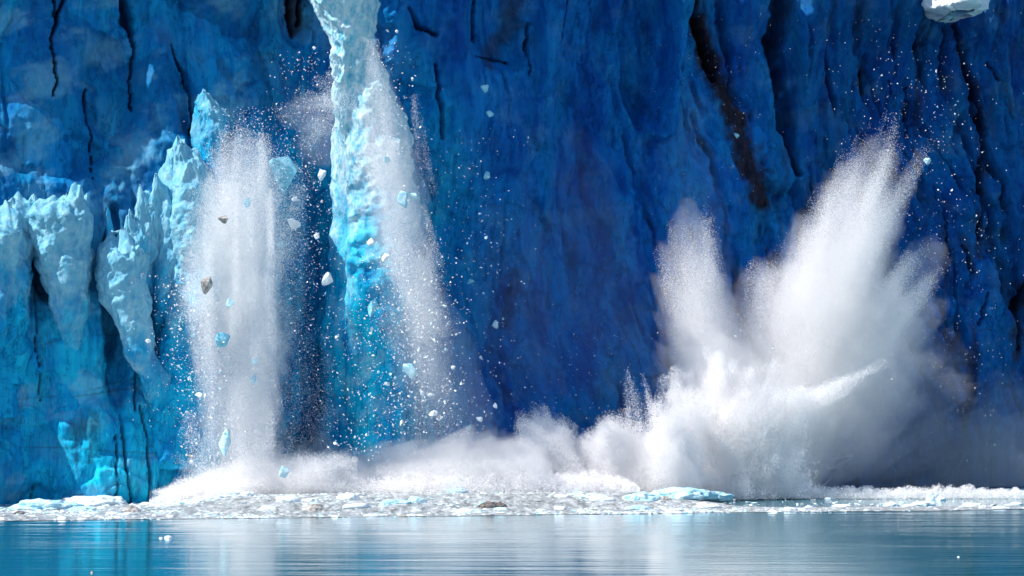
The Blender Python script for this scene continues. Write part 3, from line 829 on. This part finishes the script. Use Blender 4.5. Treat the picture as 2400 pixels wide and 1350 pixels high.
def build_brash():
    n = 170000
    x = rng.uniform(-75, 85, n); y = rng.uniform(296, 392, n)
    clump = fbm(x * .10, y * .06, 9.0, 4) + .6 * fbm(x * .5, y * .18, 19.0, 3)
    pr = brash_density(x, y) * (.32 + .5 * sstep(-.2, .5, clump))
    ok = rng.uniform(0, 1, n) < pr
    x, y, clump = x[ok], y[ok], clump[ok]
    n = len(x)
    size = np.exp(rng.normal(-2.2, .5, n)) * (.8 + .7 * sstep(0, .5, clump))
    size = np.clip(size, .06, .5)
    grey = rng.uniform(0, 1, n) < (.62 - .6 * clump)
    V, Fc, Mi, off = [], [], [], 0
    sw = swell(x, y)
    yaw = rng.uniform(0, 6.28, n); var = rng.randint(0, len(VAR), n)
    sx = rng.uniform(.8, 1.7, n); sz = rng.uniform(.5, 1.0, n)
    for i in range(n):
        p, f = VAR[var[i]]
        c, s_ = math.cos(yaw[i]), math.sin(yaw[i]); k = size[i]
        q = p * (k * sx[i], k, k * sz[i])
        V.append(np.stack([q[:, 0] * c - q[:, 1] * s_ + x[i], q[:, 0] * s_ + q[:, 1] * c + y[i], q[:, 2] * (.55 if grey[i] else 1.0) + .02 * k + sw[i]], -1))
        Fc.append(f + off); off += len(p)
        m = 2 if grey[i] else (1 if rng.rand() < .25 else 0)
        Mi.append(np.full(len(f), m))
    org = np.array([0, 350, 0])
    me = mesh_from('brash_ice', np.concatenate(V) - org, np.concatenate(Fc), False)
    o = link('brash_ice', me, M_WHITE, None, tuple(org))
    me.materials.append(M_PALE); me.materials.append(M_SLUSH)
    me.polygons.foreach_set('material_index', np.concatenate(Mi).astype(np.int32))
    return tag(o, 'wide belt of small broken white and grey ice bits covering the water', 'brash ice', kind='stuff')
M_SLUSH = chunk_material('grey_slush', (0.34, 0.35, 0.35), (0.66, 0.68, 0.69), 1.0)
build_brash()

def slush_sheet():
    """thin film of grey slush between the pieces"""
    xs = np.arange(-80, 92, .8); ts = np.linspace(0, 1, 90)
    X = np.repeat(xs[None], len(ts), 0)
    yf = front_Y(xs)[None]; yb = np.minimum(wall_Y(xs) - 2, 396)[None]
    Yy = yf + (yb - yf) * ts[:, None]
    Z = swell(X, Yy) + .02 + .05 * np.maximum(0, fbm(X * .3, Yy * .2, 3.0, 3))
    m, nt, b = new_mat('slush_film')
    a = noise_node(nt, 2.2, 6, 0.75, coords(nt, (.6, .14, 1)))
    r = ramp(nt, a.outputs[0], [(0.38, (.13, .15, .15)), (0.53, (.42, .44, .44)), (0.66, (.74, .77, .79))])
    nt.links.new(r.outputs[0], b.inputs['Base Color'])
    b.inputs['Roughness'].default_value = .45
    bump(nt, a.outputs[0], .6, .2, b)
    w = brash_density(X, Yy)
    F4 = grid_faces(len(ts), len(xs))
    keep = w.reshape(-1)[F4].mean(1) > .22
    me = mesh_from('slush', np.stack([X, Yy - 350, Z], -1).reshape(-1, 3), F4[keep])
    return tag(link('slush', me, m, None, (0, 350, 0)), kind='structure')
slush_sheet()

def lump(name, sx, sy, sz, mat, seed, sub=4, rough=.3, cut=True, facet=.3):
    """an irregular block of ice with broken faces"""
    bm = bmesh.new()
    bmesh.ops.create_icosphere(bm, subdivisions=sub, radius=1)
    p = np.array([v.co[:] for v in bm.verts])
    f = np.array([[v.index for v in q.verts] for q in bm.faces]); bm.free()
    r = np.random.RandomState(seed)
    pl = r.normal(size=(11, 3)); pl /= np.linalg.norm(pl, axis=1, keepdims=True)
    dist = r.uniform(.55, .95, 11)
    rad = np.min(np.where(p @ pl.T > .05, dist / np.maximum(p @ pl.T, .05), 9), 1)
    rad = np.minimum(rad, 1.15) * facet * 2 + (1 - facet * 2) if facet < .5 else np.minimum(rad, 1.15)
    o = seed * 3.1
    rad = rad + rough * (.6 * fbm(p[:, 0] * 1.6 + o, p[:, 1] * 1.6, p[:, 2] * 1.6, 4, .55) + .25 * ridged(p[:, 0] * 3 + o, p[:, 1] * 3, p[:, 2] * 3, 3))
    q = p * rad[:, None] * (sx, sy, sz)
    if cut: q[:, 2] = np.maximum(q[:, 2], -.12 * sz)
    me = mesh_from(name, q, f)
    me.materials.append(mat)
    return me

def floe(u, v, w, h, mat, label, seed, rough=.45, depth=.7, group=None, sub=4):
    Y = 340.0
    for _ in range(12):
        Y = .5 * Y + .5 * (12 - float(swell((u - 1200) * Y / F, Y))) * F / (v - 910)
    p = at(u, v, Y)
    hw = w / 2 * Y / F
    me = lump('ice_floe', hw, max(hw * depth, .3), h * Y / F, mat, seed, 5 if w > 60 else sub, rough + (.25 if w > 60 else .1))
    return tag(link('ice_floe', me, mat, None, (p.x, p.y + hw * depth * .3, float(swell(p.x, p.y)) - .02)), label, 'ice floe', group)

FLOES = [
    (108, 1194, 150, 22, M_PALE, 'long smooth pale blue ice floe below the glacier edge at the far left'),
    (215, 1186, 150, 24, M_WHITE, 'long white-backed ice floe touching the pale floe at the far left'),
    (190, 1200, 64, 14, M_PALE, 'small rounded white floe just in front of the long floes'),
    (310, 1200, 40, 14, M_BROWN, 'brownish white floe lump in the slush below the pinnacles'),
    (45, 1205, 30, 7, M_ROCK, 'flat rusty brown ice scrap in the slush at the far left'),
    (1590, 1167, 140, 24, M_PALE, 'biggest pale blue ice floe, in front of the white burst'),
    (1655, 1171, 120, 21, M_PALE, 'pale blue floe joined to the right end of the biggest floe'),
    (1495, 1172, 80, 18, M_PALE, 'smooth pale blue floe hump left of the biggest floe'),
    (1410, 1174, 60, 14, M_WHITE, 'jagged white floe left of the smooth pale blue hump'),
    (1560, 1172, 26, 10, M_BROWN, 'small olive-grey lump wedged between the pale blue floes'),
    (1140, 1190, 46, 14, M_ROCK, 'dark brown dirt-covered ice chunk floating in the slush'),
    (1170, 1188, 36, 10, M_ROCK, 'brown flat ice chunk tail right of the darkest chunk'),
    (1130, 1186, 20, 12, M_PALE, 'small pale ice point resting against the brown chunk'),
    (975, 1178, 44, 13, M_PALE, 'pale blue tapered floe in the slush left of the brown chunk'),
    (932, 1180, 70, 9, M_PALE, 'low pale floe trailing from the tapered floe'),
    (1068, 1156, 50, 14, M_PALE, 'pale blue tabular floe just below the long foam crest'),
    (815, 1170, 52, 16, M_WHITE, 'bright white floe with a lumpy top near the left slush'),
    (675, 1176, 54, 14, M_WHITE, 'lumpy white floe under the powder cloud'),
    (735, 1196, 56, 14, M_BROWN, 'tan-tinted white floe in front of the powder cloud'),
    (625, 1196, 42, 12, M_WHITE, 'compact white floe left of the tan-tinted floe'),
    (560, 1164, 90, 16, M_WHITE, 'long white floe ridge at the foot of the powder cloud'),
    (470, 1150, 40, 16, M_WHITE, 'white mound of ice at the left end of the powder foot'),
    (905, 1186, 34, 9, M_PALE, 'small pale round floe beside the tapered floe'),
    (2185, 1172, 34, 20, M_WHITE, 'white upright floe standing in dark open water at right'),
    (2205, 1173, 24, 10, M_WHITE, 'low white floe joined to the upright floe at right'),
    (2130, 1188, 40, 8, M_WHITE, 'white rounded floe at the middle of the right-hand row'),
    (1970, 1188, 46, 7, M_WHITE, 'low white floe at the start of the right-hand row'),
    (2090, 1186, 36, 10, M_WHITE, 'domed white floe in the right-hand row'),
    (2165, 1184, 50, 9, M_WHITE, 'wide white floe below the upright floe'),
    (2285, 1187, 54, 10, M_WHITE, 'smooth long white floe near the right edge'),
    (2345, 1192, 44, 6, M_WHITE, 'flat white floe at the end of the right-hand row'),
    (2370, 1160, 70, 14, M_PALE, 'pale blue-white floe under the right foam crest'),
    (1685, 1168, 30, 8, M_PALE, 'small pale floe trailing the biggest floe'),
    (1660, 1190, 60, 9, M_WHITE, 'white crumbly floe in the slush edge below the biggest floe'),
    (1500, 1194, 70, 8, M_PALE, 'pale slushy floe patch near the slush edge'),
    (1310, 1194, 30, 9, M_WHITE, 'small white-topped floe near the slush edge right of the brown chunk'),
    (395, 1262, 20, 7, M_WHITE, 'small white ice piece alone on the smooth teal water'),
    (377, 1262, 9, 4, M_WHITE, 'tiny white ice scrap beside the lone piece on smooth water'),
    (216, 1343, 8, 4, M_BROWN, 'tiny tan ice scrap low on the smooth water at left'),
    (2246, 1306, 6, 3, M_WHITE, 'tiny white ice scrap alone on the dark smooth water at right'),
]
for i, (u, v, w, h, m, lab) in enumerate(FLOES):
    floe(u, v, w, h, m, lab, 200 + i)
# medium pieces scattered through the belt
FV = [lump('ice_floe', 1, .75, .42, m, 300 + i, 3, .5) for i, m in enumerate([M_WHITE] * 8 + [M_PALE] * 1 + [M_BROWN])]
cnt = 0
while cnt < 130:
    x = rng.uniform(-62, 72); y = rng.uniform(300, 388)
    u = 1200 + F * x / y
    if not (-30 < u < 2430) or rng.rand() > brash_density(x, y) * .8: continue
    o = link('ice_floe', FV[rng.randint(len(FV))], None, None, (x, y, float(swell(x, y))))
    k = np.exp(rng.normal(-.95, .35))
    o.scale = (k * rng.uniform(.8, 1.5), k, k * rng.uniform(.7, 1.3)); o.rotation_euler = (0, 0, rng.uniform(-.7, .7))
    tag(o, 'small white ice floe packed among the grey slush of the ice belt', 'ice floe', 'floes packed in the slush belt')
    cnt += 1

def block(name, sx, sy, sz, mat, seed, cuts=3):
    """an angular broken piece of ice"""
    r = np.random.RandomState(seed)
    bm = hull(hull_pts(r, r.randint(9, 14), sx, sy, sz))
    if cuts:
        bmesh.ops.subdivide_edges(bm, edges=bm.edges[:], cuts=cuts, use_grid_fill=True)
        k = .10 * min(sx, sz)
        P = np.array([v.co[:] for v in bm.verts]); q = P / min(sx, sz) * 2.2
        n = fbm(q[:, 0] + seed, q[:, 1], q[:, 2], 3)
        nr = P / np.linalg.norm(P, axis=1, keepdims=True)
        P = P * .97 + nr * (k * 1.6 * n)[:, None]
        for v, c in zip(bm.verts, P): v.co = c
        bmesh.ops.smooth_vert(bm, verts=bm.verts[:], factor=.5, use_axis_x=True, use_axis_y=True, use_axis_z=True)
    me = bpy.data.meshes.new(name); bm.to_mesh(me); bm.free()
    me.materials.append(mat)
    return me

# ------------------------------------------------------------------ falling chunks
def chunk(u, v, w, h, Y, mat, label, seed, roll=0.0, group=None, facet=.6, sub=4):
    me = block('ice_chunk', w / 2 * Y / F * 1.3, w / 2 * Y / F, h / 2 * Y / F * 1.3, mat, seed, 3 if w > 15 else 1)
    o = link('ice_chunk', me, mat, None, at(u, v, Y))
    o.rotation_euler = (0, roll, 0)
    return tag(o, label, 'ice chunk', group)

CH = [
    (753, 412, 24, 30, 354, M_WHITE, 'white angular ice chunk falling beside the turquoise wedge', .3),
    (688, 525, 36, 30, 352, M_WHITE, 'white chunk with a tan edge falling below the wedge', .5),
    (946, 466, 28, 42, 352, M_PALE, 'pale blue flat-sided chunk in the veil right of the column', 0),
    (972, 462, 36, 20, 352, M_PALE, 'pale chunk with pointed end joined to the flat-sided one', -.1),
    (765, 656, 36, 34, 350, M_WHITE, 'large white block falling against the column edge', .2),
    (874, 726, 26, 44, 349, M_TEAL, 'turquoise oval chunk standing upright right of the column', 0),
    (957, 875, 36, 38, 348, M_PALE, 'biggest pale rounded block in the fragments right of the column', .2),
    (520, 797, 40, 36, 346, M_TEAL, 'blue-green dirty block inside the powder cloud', .2),
    (527, 1037, 32, 62, 345, M_PALE, 'tall pale blue slab falling near the water in front of powder', .25),
    (449, 1070, 15, 17, 345, M_BROWN, 'round grey chunk stacked over a white one near the water', 0),
    (448, 1084, 14, 13, 345, M_WHITE, 'small white chunk right below the round grey one', 0),
    (481, 668, 34, 38, 345, M_BROWN, 'brown dirt-covered block at the left side of the powder', .4),
    (521, 515, 28, 22, 347, M_BROWN, 'tan dirty chunk in the upper powder cloud', -.3),
    (690, 468, 18, 14, 352, M_WHITE, 'small white chunk just below the wedge tip', 0),
    (742, 556, 18, 20, 351, M_WHITE, 'white three-cornered chunk left of the column middle', .2),
    (905, 376, 20, 26, 354, M_PALE, 'pale squarish chunk high in the veil', 0),
    (903, 602, 20, 20, 350, M_WHITE, 'white chunk with a grey side right of the column crack', 0),
    (868, 567, 20, 18, 351, M_WHITE, 'white domed chunk on the column crack', 0),
    (662, 572, 28, 26, 358, M_TEAL, 'faint turquoise chunk deep in the blue between powder and column', .2),
    (1135, 205, 24, 20, 366, M_TEAL, 'upper blue chunk falling before the dark wall', .1),
    (1148, 268, 18, 16, 366, M_TEAL, 'lower blue round chunk falling before the dark wall', 0),
    (1141, 412, 20, 18, 372, M_TEAL, 'dim blue chunk below the pair before the dark wall', 0),
    (1016, 969, 22, 15, 349, M_WHITE, 'white domed chunk low right of the veil', 0),
    (941, 991, 13, 14, 348, M_WHITE, 'small white chunk low between column and veil', 0),
    (786, 1040, 14, 11, 347, M_WHITE, 'small white chunk above the low mist', .2),
    (907, 900, 14, 11, 349, M_WHITE, 'oval white chunk left of the biggest rounded block', .4),
    (1161, 761, 16, 20, 372, M_PALE, 'pale chunk at the edge of the dark blue shade', 0),
    (1099, 1002, 18, 16, 362, M_TEAL, 'faint blue chunk above the right end of the mist', 0),
    (1124, 982, 16, 14, 358, M_WHITE, 'white chunk over the faint blue one', .2),
    (1160, 950, 14, 16, 358, M_WHITE, 'white chunk farthest right of the low group', 0),
    (667, 1105, 28, 26, 346, M_PALE, 'pale block dropping into the mist at the powder foot', .2),
    (465, 926, 22, 14, 345, M_WHITE, 'white elongated chunk left of the lower powder', .3),
    (480, 930, 14, 16, 345, M_WHITE, 'white chunk touching the elongated one', 0),
    (593, 887, 18, 22, 348, M_PALE, 'squarish pale chunk inside the lower powder', .1),
    (598, 845, 20, 20, 350, M_TEAL, 'dim blue round chunk inside the powder', 0),
    (540, 712, 22, 26, 347, M_PALE, 'pale chunk in the middle of the powder', 0),
    (579, 474, 16, 26, 349, M_TEAL, 'slim pale turquoise chunk in the upper powder', .2),
    (2174, 375, 16, 18, 380, M_PALE, 'lone pale chunk right of the plume tip', .4),
    (1725, 318, 16, 12, 398, M_TEAL, 'lone blue chunk before the brown dirt streak', .2),
    (1103, 661, 18, 16, 370, M_TEAL, 'faint blue chunk high before the wall right of the veil', 0),
    (965, 186, 10, 10, 358, M_WHITE, 'small round white chunk high right of the column top', 0),
    (907, 73, 9, 10, 358, M_WHITE, 'small white pebble of ice beside the column top, left one', 0),
    (930, 73, 8, 10, 358, M_WHITE, 'small white pebble of ice beside the column top, right one', 0),
    (737, 113, 10, 10, 354, M_WHITE, 'small white chunk high left of the column', 0),
    (868, 782, 8, 8, 348, M_WHITE, 'small white bit below the turquoise oval', 0),
    (886, 722, 9, 9, 349, M_WHITE, 'small white bit right of the turquoise oval', 0),
    (789, 790, 8, 9, 348, M_WHITE, 'small white bit left of the column foot', 0),
    (875, 833, 10, 9, 348, M_WHITE, 'small white bit under the oval beside the crack', 0),
    (982, 820, 8, 13, 348, M_WHITE, 'upright white chunk upper right of the biggest rounded block', 0),
    (996, 834, 12, 12, 348, M_WHITE, 'white chunk right of the biggest rounded block', 0),
    (1008, 925, 16, 9, 348, M_WHITE, 'flat white chunk below right of the biggest block', 0),
    (988, 922, 12, 13, 348, M_WHITE, 'white chunk directly below the biggest block', 0),
    (1062, 861, 12, 11, 352, M_WHITE, 'white chunk alone at the right of the fragments', .3),
    (1082, 900, 8, 8, 352, M_WHITE, 'small white bit alone at the far right of the fragments', 0),
    (401, 770, 10, 8, 344, M_WHITE, 'flat white chunk in the stream left of the powder, left one', 0),
    (422, 771, 12, 9, 344, M_WHITE, 'flat white chunk in the stream left of the powder, right one', 0),
    (348, 800, 14, 11, 343, M_WHITE, 'white chunk in front of the leaning fin', .3),
    (437, 966, 10, 8, 344, M_WHITE, 'small white chunk at the left edge of the lower stream', 0),
]
for i, (u, v, w, h, Y, m, lab, ro) in enumerate(CH):
    chunk(u, v, w, h, Y, m, lab, 400 + i, ro, sub=4 if w > 15 else 3)
# the big turquoise wedge
bm = hull([Vector(at(u, v, Y)) - Vector(at(655, 410, 349)) for u, v, Y in
           ((630, 378, 353), (640, 370, 351.6), (676, 366, 353), (700, 392, 354), (696, 402, 352), (634, 388, 351.6), (664, 458, 353), (668, 452, 352.2), (645, 420, 351.8), (660, 372, 355), (690, 388, 355.5), (666, 448, 354.5))])
bmesh.ops.subdivide_edges(bm, edges=bm.edges[:], cuts=5, use_grid_fill=True)
for vv in bm.verts:
    c = vv.co
    vv.co = c + c.normalized() * float(.16 * fbm(c.x * 1.2, c.y * 1.2, c.z * 1.2, 4)) * 1.2
me = bpy.data.meshes.new('ice_chunk'); bm.to_mesh(me); bm.free()
tag(link('ice_chunk', me, M_TEAL, None, at(655, 410, 349)), 'big turquoise wedge of ice falling point down left of the column', 'ice chunk')

CV = [block('ice_chunk', 1, .8, .8, m, 500 + i, 0) for i, m in enumerate([M_WHITE] * 9 + [M_PALE] * 4)]
def scatter(n, box, Y, smin, smax, label, group, slope=0.0):
    u0, v0, u1, v1 = box
    for _ in range(n):
        v = rng.uniform(v0, v1); u = np.clip(rng.normal((u0 + u1) / 2, (u1 - u0) / 4), u0, u1) + slope * (v - (v0 + v1) / 2)
        yy = Y + rng.uniform(-3, 3)
        o = link('ice_chunk', CV[rng.randint(len(CV))], None, None, at(u, v, yy))
        k = smin * (smax / smin) ** (rng.uniform(0, 1) ** 1.8) / 2 * yy / F
        o.scale = (k * rng.uniform(.8, 1.3), k, k * rng.uniform(.8, 1.3)); o.rotation_euler = tuple(rng.uniform(0, 6.28, 3))
        tag(o, label, 'ice chunk', group)
scatter(60, (880, 690, 1060, 960), 349, 5, 12, 'small white ice fragment falling in the thick swarm right of the column foot', 'fragments in the swarm right of the column', .15)
scatter(46, (400, 690, 520, 1090), 345, 5, 11, 'small white ice fragment in the falling stream left of the powder cloud', 'fragments in the stream left of the powder', .2)
scatter(26, (780, 880, 960, 1060), 348, 4, 9, 'small white ice fragment falling low between column and veil', 'fragments low between column and veil')
scatter(22, (660, 300, 780, 720), 352, 4, 10, 'small white ice fragment falling in the gap left of the column', 'fragments left of the column')
scatter(24, (880, 130, 1000, 640), 354, 4, 9, 'small white ice fragment falling in the upper veil', 'fragments in the upper veil', .18)
scatter(18, (1060, 400, 1180, 900), 366, 5, 14, 'dim small ice fragment falling in the shade right of the veil', 'fragments right of the veil')
scatter(26, (2060, 160, 2340, 620), 384, 4, 8, 'small white ice speck thrown ahead of the plume tip', 'specks beyond the plume tip')
scatter(14, (1560, 780, 1900, 900), 372, 4, 8, 'small white ice speck above the bright burst', 'specks above the burst')

def crumbs(name, boxes, label):
    pts, sz = [], []
    for n, (u0, v0, u1, v1), Y, a, b, slope in boxes:
        v = rng.uniform(v0, v1, n); u = rng.normal((u0 + u1) / 2, (u1 - u0) / 4, n) + slope * (v - (v0 + v1) / 2)
        yy = Y + rng.uniform(-4, 4, n)
        pts.append(np.stack([(u - 1200) * yy / F, yy, 12 + (910 - v) * yy / F], -1)); sz.append(np.exp(rng.uniform(np.log(a), np.log(b), n)))
    return flakes(name, np.concatenate(pts), np.concatenate(sz) * 1.25, label, 'ice crumbs', solid=True)
crumbs('ice_crumbs', [
    (1500, (860, 560, 1080, 1020), 349, .08, .32, .18), (900, (390, 640, 540, 1100), 345, .08, .3, .2), (900, (640, 120, 800, 700), 352, .07, .25, 0),
    (700, (860, 100, 1010, 700), 354, .08, .25, .18), (900, (700, 700, 1000, 1080), 348, .07, .25, 0), (1400, (460, 250, 700, 600), 350, .07, .22, 0),
    (420, (1000, 300, 1240, 1050), 362, .08, .25, .05), (200, (300, 640, 480, 1000), 344, .07, .16, 0), (300, (560, 300, 760, 1000), 349, .08, .2, 0),
], 'loose white crumbs of ice falling around the column and powder')
crumbs('ice_crumbs', [
    (420, (1980, 120, 2340, 640), 384, .08, .24, 0), (300, (2060, 480, 2400, 1000), 384, .07, .2, 0), (260, (1940, 800, 2400, 1120), 380, .07, .2, 0),
    (260, (1500, 760, 1960, 1060), 370, .1, .26, 0), (140, (1180, 780, 1560, 980), 374, .08, .2, 0), (260, (1440, 30, 1800, 600), 398, .06, .18, 0), (160, (1780, 20, 2400, 400), 390, .06, .16, 0),
], 'loose white specks of ice and water thrown around the big splash')
